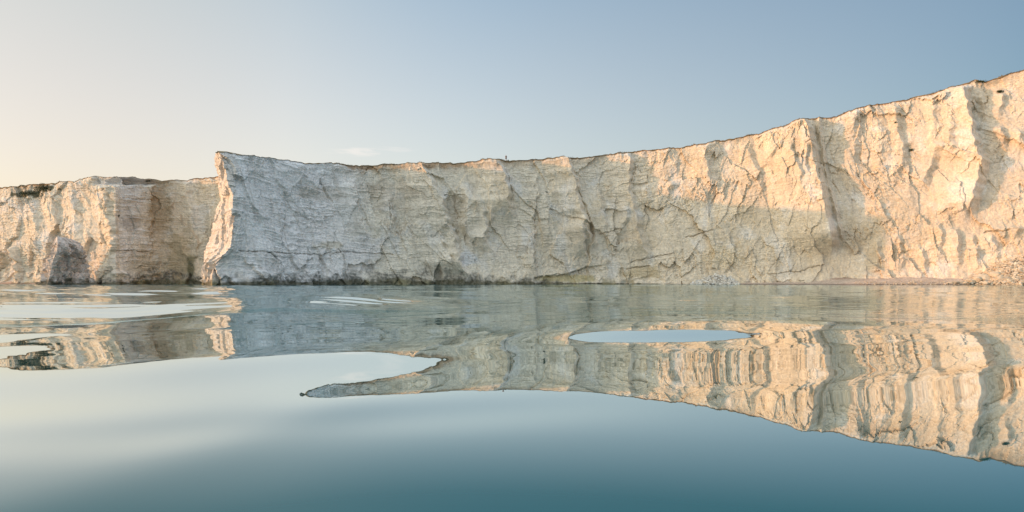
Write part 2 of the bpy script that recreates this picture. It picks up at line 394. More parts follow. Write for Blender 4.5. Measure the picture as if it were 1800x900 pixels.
# --- left cliff
ridge([(190,330),(197,380),(200,440),(194,470),(188,500)], 1.2, 30, 6, 0, fade=4)
ridge([(130,330),(140,400),(150,440)], 1.4, 32, 10, 0); ridge([(60,350),(75,420)], 1.3, 30, 10, 0); ridge([(95,340),(110,410)], 1.2, 28, 8, 0)
ridge([(28,440),(34,475),(36,500)], 2.0, 16, 5, 0, fade=10); dent(10, 475, 26, 36, 2.2, 0)
dent(283, 380, 20, 130, 1.0, 0); ridge([(262,330),(266,400)], .8, 16, 8, 0); ridge([(330,330),(345,400)], .9, 18, 10, 0)
ridge([(316,420),(345,470),(350,500)], 1.0, 18, 10, 0); ridge([(214,480),(222,500)], 1.1, 20, 6, 0, fade=5)
# hollow below the skyline of the left cliff
hol = smooth(164, 167, PX+2*fbm(PY/6, PX/9, 3, 2))*(1-smooth(250, 292, PX))*(1-smooth(322, 327, PY+3*fbm(PX/16, PY/9, 8, 2)))*(1-mainw)
DISP -= hol*(2.0+4.0*smooth(165, 235, PX))
# undercut arches and dark hollows at the water line
def cave(px, w, top, depth, region=1):
    global DISP
    inside = (1-smooth(.65, 1.05, np.abs(PX-px)/w))*smooth(top-3+24*(np.abs(PX-px)/w), top+3+24*(np.abs(PX-px)/w), PY+3*nD)
    DISP = DISP-depth*inside*(mainw if region else 1-mainw)
cave(770, 9, 462, 1.0); cave(396, 20, 484, 1.3); cave(640, 16, 493, 1.0); cave(700, 14, 490, .9); cave(545, 10, 492, .9)
under = smooth(np.interp(PX, [930,1000,1032,1060], [487,481,468,464]), np.interp(PX, [930,1000,1032,1060], [489,483,470,466])+1, PY)
DISP -= mainw*under*1.1*smooth(936, 942, PX)*(1-smooth(1036, 1075, PX))
cave(335, 9, 480, 1.2, 0); cave(250, 22, 485, .8, 0)
DISP += .10*fbm(S/.9, Z/.9, 120, 3)*rough
calm = smooth(0, .03, 1-T)*.6+.4
DISP *= calm
# keep hidden parts of the prow's back calm
DISP *= lerp(1, .7, (np.exp(-((S-S_AR+6)/9)**2)))
VX = X+nX*DISP; VY = Y+nY*DISP
topjit = .35*fbm(S1/3, S1*0, 130, 4)+.12*fbm(S1/.7, S1*0+5, 131, 3)
VZ = Z+(smooth(.8, 1, T)*topjit[None, :])+.06*fbm(S/.8, Z/.8, 133, 2)

# ------------------------------------------------------------------ colour of the rock (stains, beds, soil, weed, some painted shade)
def rgb(a): return np.array(a)[None, None, :]
def ztab(tab, P): return np.stack([np.interp(P, [a for a, _ in tab], [b[i] for _, b in tab]) for i in range(3)], -1)
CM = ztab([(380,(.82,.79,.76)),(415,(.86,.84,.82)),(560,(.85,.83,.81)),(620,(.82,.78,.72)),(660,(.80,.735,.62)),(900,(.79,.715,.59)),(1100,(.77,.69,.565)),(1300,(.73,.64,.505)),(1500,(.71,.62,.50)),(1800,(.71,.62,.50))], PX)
CL = ztab([(0,(.76,.68,.55)),(150,(.78,.70,.57)),(200,(.78,.70,.57)),(215,(.78,.74,.68)),(235,(.74,.68,.60)),(250,(.70,.61,.49)),(300,(.66,.56,.43)),(340,(.74,.65,.52)),(390,(.74,.65,.52))], PX)  # cooler grey past the buttress edge paints in its shaded side
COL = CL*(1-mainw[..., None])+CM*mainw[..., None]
def tint(c, m): 
    global COL
    m = np.clip(m, 0, 1)[..., None]; COL = COL*(1-m)+rgb(c)*m
n_a = fbm(S/11, Z/9, 200, 4); n_b = fbm(S/3.2, Z/7, 210, 4); n_c = fbm(S/1.4, Z/1.6, 220, 4)
COL = COL*(1+.05*n_a+.05*n_b+.05*n_c)[..., None]
tint((.58,.47,.31), .38*smooth(.15, .75, fbm(leanS/8, Z/15, 230, 4))*lerp(.5, zone([(400,.12),(620,.25),(760,.9),(1800,.75)]), mainw))      # ochre wash
tint((.80,.79,.77), .50*smooth(.2, .7, fbm(S/7, Z/9, 240, 4)))                                                                      # fresh white falls
tint((.42,.37,.30), .30*smooth(.25, .75, fbm(leanS/1.8, Z/11, 250, 4)))                                                              # grey run-off
# beds: flint lines and darker seams
seam = np.where((fa > .86), 1, 0)*(ra > .35)*smooth(0, .45, brk)
tint((.30,.27,.24), 1.0*.6*seam*strat*smooth(-.25, .3, fbm(S/4, Z/3, 260, 3)))
tint((.42,.41,.41), .42*strat*((fb > .72)*(rb > .4))*smooth(-.3, .3, fbm(S/3, Z/2, 265, 3)))
# joints between blocks; slab edges also darkened for the shade beneath them
tint((.36,.32,.26), .20*beds*slab_edge*smooth(-.1, .4, fbm(S/6, Z/5, 145, 3)))
tint((.33,.28,.22), .10*(1-smooth(.0, .03, e1))*patchy); tint((.36,.31,.24), .09*(1-smooth(0, .04, e2))*patchy); tint((.38,.33,.26), .08*(1-smooth(0, .05, e3))*patchy)
nB = fbm(PX/19, PY/15, 301, 4); nK = .25+.75*smooth(-.2, .4, fbm(S/1.1, Z/1.1, 270, 3))
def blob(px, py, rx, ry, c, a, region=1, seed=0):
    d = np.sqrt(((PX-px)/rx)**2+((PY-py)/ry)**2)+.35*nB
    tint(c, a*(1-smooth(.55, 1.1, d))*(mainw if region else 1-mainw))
# long joint across the prow and other drawn cracks
def crack(pts, w, a=.7, region=1, c=(.20,.17,.13)):
    m = np.zeros_like(PX)
    for (x0, y0), (x1, y1) in zip(pts[:-1], pts[1:]):
        dx, dy = x1-x0, y1-y0; t = np.clip(((PX-x0)*dx+(PY-y0)*dy)/(dx*dx+dy*dy), 0, 1)
        d = np.hypot(PX-x0-t*dx+1.5*n_c, PY-y0-t*dy+1.6*n_b+1.2*n_c)
        m = np.maximum(m, 1-smooth(w*.4, w, d))
    m = m*(mainw if region else 1-mainw)
    tint(c, a*m*nK)
    return m
cr = crack([(420,441),(460,443),(520,446),(560,447),(600,443),(690,447)], 1.6)
cr = cr+crack([(590,438),(603,455)], 1.6)+crack([(503,385),(500,410),(492,432)], 1.6, .4, c=(.40,.41,.45))
cr = cr+crack([(470,443),(497,470),(494,496)], 1.5)+crack([(940,488),(1000,482),(1032,469)], 2.0)+crack([(1205,418),(1230,411),(1252,404)], 1.5)
cr = cr+crack([(1110,460),(1150,452),(1185,444)], 1.4)+crack([(1100,472),(1140,468)], 1.4)+crack([(1344,482),(1400,478),(1440,466)], 1.4, .6)+crack([(1730,408),(1786,402)], 1.8)
cr = cr+crack([(816,345),(818,430)], 1.3, .5)+crack([(683,355),(688,395)], 1.5, .5)+crack([(943,325),(936,460)], 1.2, .4)+crack([(780,343),(814,342)], 1.3, .5)
cr = cr+crack([(1412,256),(1432,252)], 1.6, .6)+crack([(620,345),(624,356)], 2.0, .8)+crack([(1050,412),(1090,403)], 1.4, .5)
crl = crack([(205,440),(260,442)], 1.3, .5, 0)+crack([(60,420),(78,445)], 1.6, .5, 0)+crack([(230,350),(270,352)], 1, .3, 0)
VX -= nX*.4*(cr+crl); VY -= nY*.4*(cr+crl)
# drawn stains, and patches of tone that stand in for light and shade
tint((.62,.55,.46), (.75*mainw*(1-noseR))*(.6+.4*smooth(-.3, .4, n_b)))  # darker colour offsets the strong sun on the prow's left face
tint((.80,.80,.80), .7*hol)  # cooler tone for the hollow: its shade put into the colour
blob(280, 372, 24, 54, (.44,.34,.22), .8, 0, 1); blob(318, 450, 30, 50, (.46,.37,.23), .65, 0, 2); blob(270, 470, 50, 22, (.48,.41,.29), .5, 0, 3)
blob(338, 470, 9, 32, (.12,.12,.055), .7, 0, 4); blob(228, 392, 22, 16, (.33,.29,.25), .55, 0, 5); blob(232, 345, 30, 40, (.66,.62,.57), .5, 0, 6)  # last one greys the upper buttress side to stand for its shade
blob(797, 366, 16, 26, (.48,.41,.32), .45, 1, 7); blob(690, 345, 46, 34, (.55,.45,.34), .4, 1, 8); blob(650, 330, 26, 12, (.42,.36,.28), .4, 1, 9)  # first one darkens the recess pocket, standing for the shade inside
blob(1495, 425, 40, 26, (.42,.34,.25), .55, 1, 10); blob(822, 455, 20, 16, (.74,.74,.74), .75, 1, 11); blob(640, 440, 40, 34, (.74,.73,.73), .6, 1, 12)
blob(1130, 478, 44, 12, (.46,.37,.21), .6, 1, 13); blob(1000, 490, 60, 8, (.50,.43,.22), .75, 1, 14); blob(575, 432, 34, 8, (.52,.46,.33), .55, 1, 15)
blob(560, 340, 50, 14, (.62,.55,.46), .5, 1, 16); blob(1570, 410, 90, 40, (.60,.49,.34), .5, 1, 17); blob(769, 480, 9, 20, (.17,.15,.11), .7, 1, 18)  # last one paints the darkness inside the narrow crevice
blob(920, 440, 18, 12, (.44,.40,.34), .5, 1, 19); blob(1270, 450, 40, 26, (.66,.57,.41), .5, 1, 20); blob(1722, 230, 18, 50, (.66,.62,.54), .5, 1, 21)
# weed and black lichen at the water line
nw = fbm(S/3.5, Z/3, 400, 4)
hw_main = zone([(350,1.9),(400,2.2),(560,3.4),(660,5.2),(760,5.0),(830,3.8),(900,2.6),(960,1.2),(1060,.6),(1150,.2),(1200,0),(1800,0)])
hw_left = zone([(0,.6),(60,.8),(180,1.2),(205,1.6),(222,3.2),(255,5.2),(300,6.2),(340,5.2),(352,2.5)])
hw = lerp(hw_left, hw_main, mainw)
wd = (1-smooth(.30, 1.0, Z/(hw+.01)-.65*nw))
tint((.15,.145,.125), .80*wd*(.45+.55*smooth(-.35, .25, fbm(S/.8, Z/.8, 410, 3))))
tint((.085,.08,.04), .75*(1-smooth(.5, 1.1, Z/(.30*hw+.25)-.4*nw))*(hw > .15))
tint((.34,.30,.17), .55*smooth(.1, .6, fbm(S/6, Z*0, 420, 3))*(1-smooth(.4, 1.2, Z/1.7))*(hw > .15))
# soil below the turf
dtop = (1-T)*ZT[None, :]
so = zone([(590,0),(620,1.0),(700,1.5),(760,1.5),(850,.8),(900,.6),(1000,.35),(1200,.3),(1800,.4)])*mainw+.35*(1-mainw)*zone([(100,1),(115,0),(300,0),(330,1)])
tint((.40,.24,.13), .8*(1-smooth(.5, 1.3, dtop/(so+.02)-.5*fbm(S/2.5, Z/1.5, 430, 3)))*smooth(.05, .3, so))
tint((.48,.36,.24), .5*(1-smooth(.4, 1.2, dtop/2.6-.5*n_b))*zone([(590,0),(640,1),(1030,.8),(1100,.25),(1800,.3)])*mainw)
# scrubby turf slipping over the left cliff
veg = np.maximum(1-smooth(.6, 1.1, np.hypot((PX-52)/30, (PY-341)/7)+.5*n_c), 1-smooth(.6, 1.1, np.hypot((PX-78)/26, (PY-332)/8)+.5*n_c))
tint((.10,.095,.05), .9*veg*(1-mainw))
blob(40, 333, 30, 6, (.52,.44,.33), .6, 0, 30)
COL = np.clip(COL, .02, .88)

V = np.stack([VX, VY, VZ], -1)
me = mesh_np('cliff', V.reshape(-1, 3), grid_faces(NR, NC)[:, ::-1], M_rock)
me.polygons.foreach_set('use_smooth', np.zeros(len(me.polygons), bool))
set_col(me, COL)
cliff = obj('cliff', me, label='long wall of white and cream chalk cliff rising from the sea', cat='cliff', kind='structure')

def surf(px, py, region=1):
    """point of the finished cliff face seen near a photo pixel"""
    m = (MAIN if region else LEFT)
    d = (PX-px)**2+(PY-py)**2+np.where(m, 0, 1e9)
    i = np.unravel_index(np.argmin(d), d.shape); return V[i], np.array([nX[i], nY[i], 0])

# ------------------------------------------------------------------ turf on the cliff top
ci = np.unique(np.concatenate([np.arange(0, NC, 3), [NC-1]]))
tx, ty, tz = VX[-1, ci], VY[-1, ci], VZ[-1, ci]
def sm1(a, w=2): return np.convolve(np.pad(a, (w, w), 'edge'), np.ones(2*w+1)/(2*w+1), 'valid')
nx1, ny1 = sm1(nX[-1, ci], 6), sm1(nY[-1, ci], 6)
ts = S1[ci]; tpx = 900+F*tx/ty
isl = ts < S_AR-16
droop = np.clip(.22+.45*fbm(ts/2.2, ts*0, 500, 4)+.25*fbm(ts/14, ts*0, 505, 2), .02, 1.3)
droop *= np.where(isl, np.interp(tpx, [0,100,115,165,200,290], [1.4,1.2,.1,0.02,.04,.3]), np.interp(tpx, [400,520,580,640,700,1700], [.02,.1,1.0,1.0,.9,.9]))
thick = np.clip(.10+.16*fbm(ts/5, ts*0, 510, 3), .02, .5)*np.where(isl, np.interp(tpx, [100,120,165,200,290], [1,.1,.0,.2,.5]), np.interp(tpx, [390,520,580,700], [.0,.1,1,1]))
rows = []
for off, dz in ((.02, -1.0), (.20, -.6), (.22, 0.), (.05, .5), (-.6, 1.0), (-2.0, .7)):
    z = tz+(droop*dz if dz < 0 else thick*dz)
    rows.append(np.stack([tx+nx1*off, ty+ny1*off, z], -1))
Vt = np.stack(rows).reshape(-1, 3)
ft = grid_faces(len(rows), len(ci))[:, ::-1]
me = mesh_np('clifftop_turf', Vt, ft, M_turf)
turf = obj('clifftop_turf', me, label='thin brown and green turf along the cliff edge', cat='turf', kind='structure')
# tufts of grass hanging along the edge
rng = np.random.RandomState(77); pick = np.where(((tpx > 560) & (tpx < 1830) & ~isl) | ((tpx > -20) & (tpx < 112) & isl))[0]
clump = smooth(-.25, .5, fbm(ts/4, ts*0, 520, 3))
kk = rng.choice(pick, 9000, p=(.12+clump[pick])/(.12+clump[pick]).sum()); nb = len(kk)
c0 = np.stack([tx[kk]+nx1[kk]*rng.uniform(-.6, .25, nb)+rng.uniform(-.35, .35, nb), ty[kk]+ny1[kk]*rng.uniform(-.6, .25, nb), tz[kk]-rng.uniform(0, .12, nb)], -1)
hh_ = rng.uniform(.12, .42, nb)*(.5+.8*clump[kk]); an = rng.uniform(0, 6.28, nb)
tip = c0+np.stack([np.cos(an)*hh_*.6, np.sin(an)*hh_*.6, hh_*rng.uniform(-.9, 1., nb)], -1); wv = np.stack([-np.sin(an), np.cos(an), an*0], -1)*.045
vt = np.stack([c0-wv, c0+wv, tip+wv*.3, tip-wv*.3], 1).reshape(-1, 3)
me = mesh_np('grass_fringe', vt, np.arange(nb*4).reshape(-1, 4), plain('fringe_grass', (.17, .14, .07), .9, .5, 1.5))
obj('grass_fringe', me, label='ragged fringe of dry grass along the cliff edge', cat='grass', kind='stuff')
# level ground behind the edge
edge = rows[-1][::4]
pts2 = [(p[0], p[1]) for p in edge]; z2 = [p[2]-.02 for p in edge]; ne = len(pts2)
ex = np.maximum.accumulate(edge[:, 0]+np.arange(ne)*1e-4)
for yb_ in (235, 270, 320, 420):
    for x_ in np.arange(edge[0, 0]+4, edge[-1, 0]-4, 9.0):
        zb = float(np.interp(x_, ex, edge[:, 2])); yb2 = float(np.interp(x_, ex, edge[:, 1]))
        if yb_ < yb2+12: continue
        pts2.append((x_, yb_)); z2.append(zb-.02*(yb_-yb2))
cons = [(i, i+1) for i in range(ne-1)]
pts2 += [(edge[-1, 0], 425), (edge[0, 0], 425)]; z2 += [z2[ne-1]-3, z2[0]-3]; cons += [(ne-1, len(pts2)-2), (len(pts2)-2, len(pts2)-1), (len(pts2)-1, 0)]
vo, _, fo, ov, _, _ = geometry.delaunay_2d_cdt([Vector(p) for p in pts2], cons, [], 1, 1e-5)
me = bpy.data.meshes.new('downland')
me.from_pydata([(v[0], v[1], z2[ov[k][0]] if ov[k] else 20) for k, v in enumerate(vo)], [], [tuple(f) for f in fo]); me.update()
me.materials.append(M_turf)
obj('downland', me, label='grassy ground on top of the cliffs', cat='grassland', kind='structure')

# ------------------------------------------------------------------ sea stack in front of the left cliff
def sea_stack():
    rows_py = [415, 419, 424, 431, 440, 455, 462, 471, 485, 497, 512]
    lpx = [99, 97, 96, 95, 93, 86, 83, 81, 77, 72, 70]; rpx = [110, 128, 138, 146, 151, 153, 154, 156, 160, 166, 170]
    nr, m = 110, 90
    Vs = np.zeros((nr, 3*m, 3)); D0 = 176.
    lev = np.linspace(511, 415.2, nr)
    for r, py in enumerate(lev):
        lx, rx = np.interp(py, rows_py, lpx), np.interp(py, rows_py, rpx)
        w = (rx-lx)/F*D0
        k = min(1, (rx-lx)/50)
        A = wpt(lx+.12*(rx-lx), py, D0-2.5*k); B = wpt(rx, py, D0+6*k); E = wpt(lx, py, D0+8*k)
        z = A[2]; pts = []
        for P, Qq in ((A, B), (B, E), (E, A)):
            for i in range(m):
                q = P+(Qq-P)*(i/m); pts.append((q[0], q[1], z))
        Vs[r] = pts
    ss = np.arange(3*m)[None, :]*.17+np.zeros((nr, 1)); z = Vs[..., 2]
    tX = np.roll(Vs[..., 0], -4, 1)-np.roll(Vs[..., 0], 4, 1); tY = np.roll(Vs[..., 1], -4, 1)-np.roll(Vs[..., 1], 4, 1)
    ln = np.hypot(tX, tY)+1e-6; nx, ny = tY/ln, -tX/ln
    f1, ea = facets(ss, z, 3.2, 3.6, 611, .5, 1.1); f2, eb = facets(ss, z, 1.2, 1.2, 617, .6, .4)
    l1, q1, a1 = ledge(z+.2*fbm(ss/4, z/3, 620, 3)+.05*ss, 1.25, 5)
    d = (f1*1.0+f2*.9+.75*l1+.3*fbm(ss/2, z/2, 630, 4))*np.clip(np.linspace(1, .0, nr)*6, 0, 1)[:, None]
    seamless = np.minimum(1, np.minimum(np.arange(3*m), 3*m-1-np.arange(3*m))/6)[None, :]
    d = d*seamless
    Vs[..., 0] += nx*d; Vs[..., 1] += ny*d
    Vs[-1, :, :] = Vs[-1].mean(0)+(Vs[-1]-Vs[-1].mean(0))*.1
    col = np.ones((nr, 3*m, 3))*np.array((.62,.58,.545))*(1+.1*fbm(ss/2, z/2, 640, 4))[..., None]
    def tn(c, mk):
        nonlocal col
        mk = np.clip(mk, 0, 1)[..., None]; col = col*(1-mk)+np.array(c)*mk
    tn((.27,.24,.20), .55*((q1 > .8)*(a1 > .3)))
    tn((.40,.34,.27), .35*smooth(.1, .6, fbm(ss/4, z/2.2, 645, 4)))
    tn((.33,.28,.21), .6*np.exp(-((z-7.4)/.8)**2)*smooth(-.2, .3, fbm(ss/3, z/2, 646, 3)))
    tn((.12,.115,.075), .85*(1-smooth(.3, 1.1, z/1.7-.7*fbm(ss/2, z/2, 650, 4))))
    me = mesh_np('sea_stack', Vs.reshape(-1, 3), grid_faces(nr, 3*m, True), M_rock); set_col(me, np.clip(col, .03, .8))
    obj('sea_stack', me, label='small dark-footed chalk stack standing in front of the left cliff', cat='rock')
sea_stack()

# ------------------------------------------------------------------ beach and scree
M_shingle, n, b = mat_new('shingle'); L = n.links.new
at = N(n, 'ShaderNodeAttribute', attribute_name='tint'); g = N(n, 'ShaderNodeNewGeometry')
nz = N(n, 'ShaderNodeTexNoise'); nz.inputs['Scale'].default_value = 2.2; nz.inputs['Detail'].default_value = 8; nz.inputs['Roughness'].default_value = .75
L(g.outputs['Position'], nz.inputs['Vector'])
mr = N(n, 'ShaderNodeMapRange'); mr.inputs[1].default_value = .3; mr.inputs[2].default_value = .7; mr.inputs[3].default_value = .6; mr.inputs[4].default_value = 1.35
L(nz.outputs['Fac'], mr.inputs[0]); vs = N(n, 'ShaderNodeVectorMath', operation='SCALE'); L(at.outputs['Color'], vs.inputs[0]); L(mr.outputs[0], vs.inputs['Scale'])
L(vs.outputs[0], b.inputs['Base Color']); b.inputs['Roughness'].default_value = .9
bp = N(n, 'ShaderNodeBump'); bp.inputs['Strength'].default_value = .8; bp.inputs['Distance'].default_value = .2; L(nz.outputs['Fac'], bp.inputs['Height']); L(bp.outputs[0], b.inputs['Normal'])

def beach(name, tab, wtab, htab, label, Dtab, tone):
    """a strip from inside the cliff foot down below the water"""
    p = np.arange(tab[0], tab[1], 1.0); D = np.interp(p, [a for a, _ in Dtab], [b_ for _, b_ in Dtab])
    wd = np.interp(p, [a for a, _ in wtab], [b_ for _, b_ in wtab]); ht = np.interp(p, [a for a, _ in htab], [b_ for _, b_ in htab])
    nr = 40; u = np.linspace(0, 1, nr)[:, None]
    yy = D[None, :]+3-u*(wd[None, :]+4.5)
    xx = (p[None, :]-900)/F*D[None, :]+0*u
    zz = ht[None, :]*(1-u)**1.25*1.15-.35*u-.05+.22*fbm(xx/4, yy/2, 700, 4)*(1-u)
    lx = fbm(xx/5, yy/1.5, 710, 4)
    col = np.ones(xx.shape+(3,))*np.array(tone)*(1+.18*lx)[..., None]
    m = (1-smooth(.0, .38, zz))[..., None]; col = col*(1-m)+np.array((.16,.12,.095))*m
    m = (np.exp(-((zz-.55)/.16)**2)*smooth(0, .5, lx)*np.interp(p, [1500,1570,1690,1740], [0,1,1,0])[None, :])[..., None]
    col = col*(1-.8*m)+np.array((.06,.04,.03))*.8*m
    m = smooth(1.2, 1.9, zz+.4*lx)*np.interp(p, [1380,1440,1540,1600], [0,1,1,0])[None, :]; m = m[..., None]
    col = col*(1-.6*m)+np.array((.27,.17,.115))*.6*m
    me = mesh_np(name, np.stack([xx, yy, zz], -1).reshape(-1, 3), grid_faces(nr, len(p)), M_shingle, True); set_col(me, col)
    return obj(name, me, label=label, cat='beach', kind='structure')
beach('shingle_beach', (1085, 2300), [(1085,.0),(1150,2.5),(1300,4.5),(1440,7),(1600,9),(1800,10),(2300,10)], [(1085,.3),(1150,.7),(1300,1.1),(1430,1.5),(1460,2.2),(1540,2.4),(1650,2.1),(2300,2.4)], 'pinkish shingle beach below the sunlit right cliff', D_M, (.52,.42,.345))
beach('cove_beach', (-200, 200), [(-200,4),(40,4),(70,4),(200,3)], [(-200,1.0),(0,.9),(100,.8),(200,.7)], 'narrow strip of pink sand under the left cliff', D_L, (.46,.34,.27))

# rocks
rock_meshes = []
for k in range(9):
    bm = bmesh.new(); bmesh.ops.create_icosphere(bm, subdivisions=2, radius=1)
    rr = random.Random(k+20)
    cuts = []
    for _ in range(9):
        v = Vector((rr.gauss(0, 1), rr.gauss(0, 1), rr.gauss(0, 1))).normalized(); cuts.append((v, rr.uniform(.52, .82)))
    for v in bm.verts:
        for d, h in cuts:
            e = v.co.dot(d)-h
            if e > 0: v.co -= d*e
        v.co *= 1+rr.uniform(-.04, .04)
    me = bpy.data.meshes.new('boulder'); bm.to_mesh(me); bm.free()
    me.materials.append(M_boulder if k < 6 else M_boulder_grey); rock_meshes.append(me)
def rock(px, D, z, r, label, group, grey=False, flat=.75):
    o = obj('boulder', random.choice(rock_meshes[6:] if grey else rock_meshes[:6]), label=label, cat='boulder', group=group)
    o.location = ((px-900)/F*D, D, z+r*flat*.35); o.scale = (r*random.uniform(.9, 1.4), r*random.uniform(.8, 1.2), r*flat)
    o.rotation_euler = (random.uniform(-.4, .4), random.uniform(-.4, .4), random.uniform(0, 6.28)); return o
def heap(name, px0, px1, Dtab, prof, spread, seed, n_stone, smin, smax, label, tones):
    """talus: a sloping mound and its countless loose fragments, one mesh"""
    rng = np.random.RandomState(seed); vs, fs, cs = [], [], []
    ico = bmesh.new(); bmesh.ops.create_icosphere(ico, subdivisions=1, radius=1); iv = np.array([v.co[:] for v in ico.verts]); ico.verts.index_update(); if_ = np.array([[v.index for v in f.verts] for f in ico.faces]); ico.free()
    for i in range(n_stone):
        p = rng.uniform(px0, px1); u = rng.rand()**.8
        H = np.interp(p, [a for a, _ in prof], [b_ for _, b_ in prof]); Dw = np.interp(p, [a for a, _ in spread], [b_ for _, b_ in spread])
        D = np.interp(p, [a for a, _ in Dtab], [b_ for _, b_ in Dtab])+.6-u*Dw
        z = H*(1-u)**.9+rng.uniform(-.1, .12)
        r = smin*(smax/smin)**(rng.rand()**2.2)
        q = iv*rng.uniform(.55, 1.15, (len(iv), 1))*r*np.array([rng.uniform(.8, 1.4), rng.uniform(.8, 1.3), rng.uniform(.6, 1)])
        a = rng.uniform(0, 6.28); q = np.stack([q[:, 0]*math.cos(a)-q[:, 1]*math.sin(a), q[:, 0]*math.sin(a)+q[:, 1]*math.cos(a), q[:, 2]], -1)
        fs.append(if_+len(iv)*i); vs.append(q+np.array([(p-900)/F*D, D, z]))
        t = tones[rng.randint(len(tones))]; cs.append(np.tile(np.array(t)*rng.uniform(.8, 1.12), (len(iv), 1)))
    me = mesh_np(name, np.concatenate(vs), np.concatenate(fs), M_rock); set_col(me, np.clip(np.concatenate(cs), .02, .8))
    return obj(name, me, label=label, cat='rubble', kind='stuff')
TN = [(.64,.57,.45),(.60,.52,.40),(.68,.62,.51),(.52,.45,.36),(.58,.46,.34)]
heap('scree', 1690, 1990, D_M, [(1690,.8),(1715,2.2),(1745,4.6),(1775,6.6),(1800,7.2),(1900,7),(1990,3)], [(1690,5),(1760,11),(1990,12)], 1, 5200, .14, .62, 'slope of broken chalk fallen against the right cliff', TN)
heap('rubble_pile', 1214, 1300, D_M, [(1214,.4),(1235,1.9),(1255,3.2),(1280,2.7),(1300,.5)], [(1214,4),(1255,5.5),(1300,4.5)], 2, 1100, .12, .5, 'pale heap of chalk rubble on the beach below the shaded cliff', [(.78,.76,.70),(.80,.78,.73),(.62,.59,.53)])
heap('beach_stones', 1500, 1990, D_M, [(1500,1.4),(1700,1.6),(1990,1.6)], [(1500,7),(1700,9),(1990,10)], 3, 1500, .06, .26, 'loose pale stones scattered along the shingle', TN)
heap('foot_rubble', 1100, 1480, D_M, [(1100,.6),(1480,1.6)], [(1100,1.5),(1480,4)], 4, 420, .06, .24, 'small chalk fragments along the foot of the shaded cliff', [(.66,.63,.56),(.6,.55,.47)])
# single boulders
LB = 'pale chalk boulder at the water edge below the right-hand rockfall'
for i in range(34):
    p = 1668+i*4.4+random.uniform(-2, 2); D = float(ip(D_M, p))-random.uniform(6.0, 9.6)
    rock(p, D, .15+random.uniform(0, .3), random.uniform(.35, .85)*(.7+.5*(p > 1730)), LB, 'boulders along the right water edge', random.random() < .3)
for p, dd, z, r, lab, gy in ((1733,5.5,1.3,1.7,'large pale block at the left end of the right-hand rockfall',0),(1749,5.0,1.9,1.6,'upright cream block beside the large block of the right-hand rockfall',0),(1719,6.4,.9,1.1,'squat pale boulder left of the large rockfall block',0),
        (1766,8.2,.7,1.5,'wide grey boulder low in the right-hand rockfall near the water',1),(1788,8.4,.7,1.3,'grey boulder low at the right edge of the photo',1),(1793,6.0,2.6,1.2,'brown stained block high on the scree at the right edge',1),(1757,7.4,1.0,1.2,'cream boulder just left of the wide grey boulder',0),(1778,8.0,.8,1.0,'small cream boulder between the two grey boulders',0),(1703,7.0,.6,.8,'low cream boulder where the shingle meets the rockfall',0)):
    rock(p, float(ip(D_M, p))-dd, z, r, lab, 'rockfall boulders', bool(gy), .8)
for p, z, r, lab in ((1406,1.1,.5,'left one of two white stones on brown shingle below the pillar'),(1412,1.1,.42,'right one of two white stones on brown shingle below the pillar'),(1538,1.2,.3,'single small pale stone on the brown shingle'),(1240,.35,.7,'flat white slab in front of the rubble pile')):
    rock(p, float(ip(D_M, p))-3.6, z, r, lab, 'loose stones on the beach', False, .6)

# ------------------------------------------------------------------ plants clinging to the cliff
def plant(px, py, w, h, nl, label, region=1, seed=0, kind=None):
    P, nn = surf(px, py, region); rng = np.random.RandomState(seed+int(px)); vs, fs = [], []
    for i in range(nl):
        c = np.array([np.clip(rng.normal(0, w*.36), -w*.8, w*.8), 0, np.clip(rng.normal(0, h*.4), -h*.8, h*.8)]); c[1] = rng.uniform(-.55, .1)
        a = rng.normal(size=3); a /= np.linalg.norm(a); b2 = np.cross(a, rng.normal(size=3)); b2 /= np.linalg.norm(b2)
        L_ = rng.uniform(.15, .32); k = len(vs)
        vs += [c, c+a*L_*.5+b2*L_*.28, c+a*L_, c+a*L_*.5-b2*L_*.28]; fs.append((k, k+1, k+2, k+3))
    me = mesh_np('foliage', np.array(vs), np.array(fs), M_leaf)
    o = obj('scrub_patch' if kind else 'cliff_plant', me, label=label, cat='scrub' if kind else 'plant', group=None if kind else 'plants on the cliff face', kind=kind); o.location = P
for a in ((1601,264,1.1,.4,170,'dark tuft of plants on the sunlit face right of the pillar'),(1757,161,1.1,.35,300,'dark plants in a niche just below the cliff top at far right',1,0,'stuff'),(1571,217,.45,.25,50,'small dark plant high on the sunlit face'),
          (1722,143,2.4,.3,260,'tuft of grass hanging from the cliff edge at the right dip',1,0,'stuff'),(960,338,.5,.3,60,'tiny dark plant on the shaded middle cliff')): plant(*a)
for a in ((209,379,.7,.4,110,'small dark plant on the edge of the left buttress',0),(218,322,3.6,.35,360,'long dark plant strip under the left skyline hollow',0,0,'stuff'),(270,318,2.0,.3,200,'short dark plant strip at the right of the left hollow',0,0,'stuff'),
          (52,341,4.6,.8,900,'broad patch of dark scrub below the left cliff top',0,0,'stuff'),(82,331,3.6,.9,700,'dark scrub reaching the left skyline',0,0,'stuff')): plant(*a)

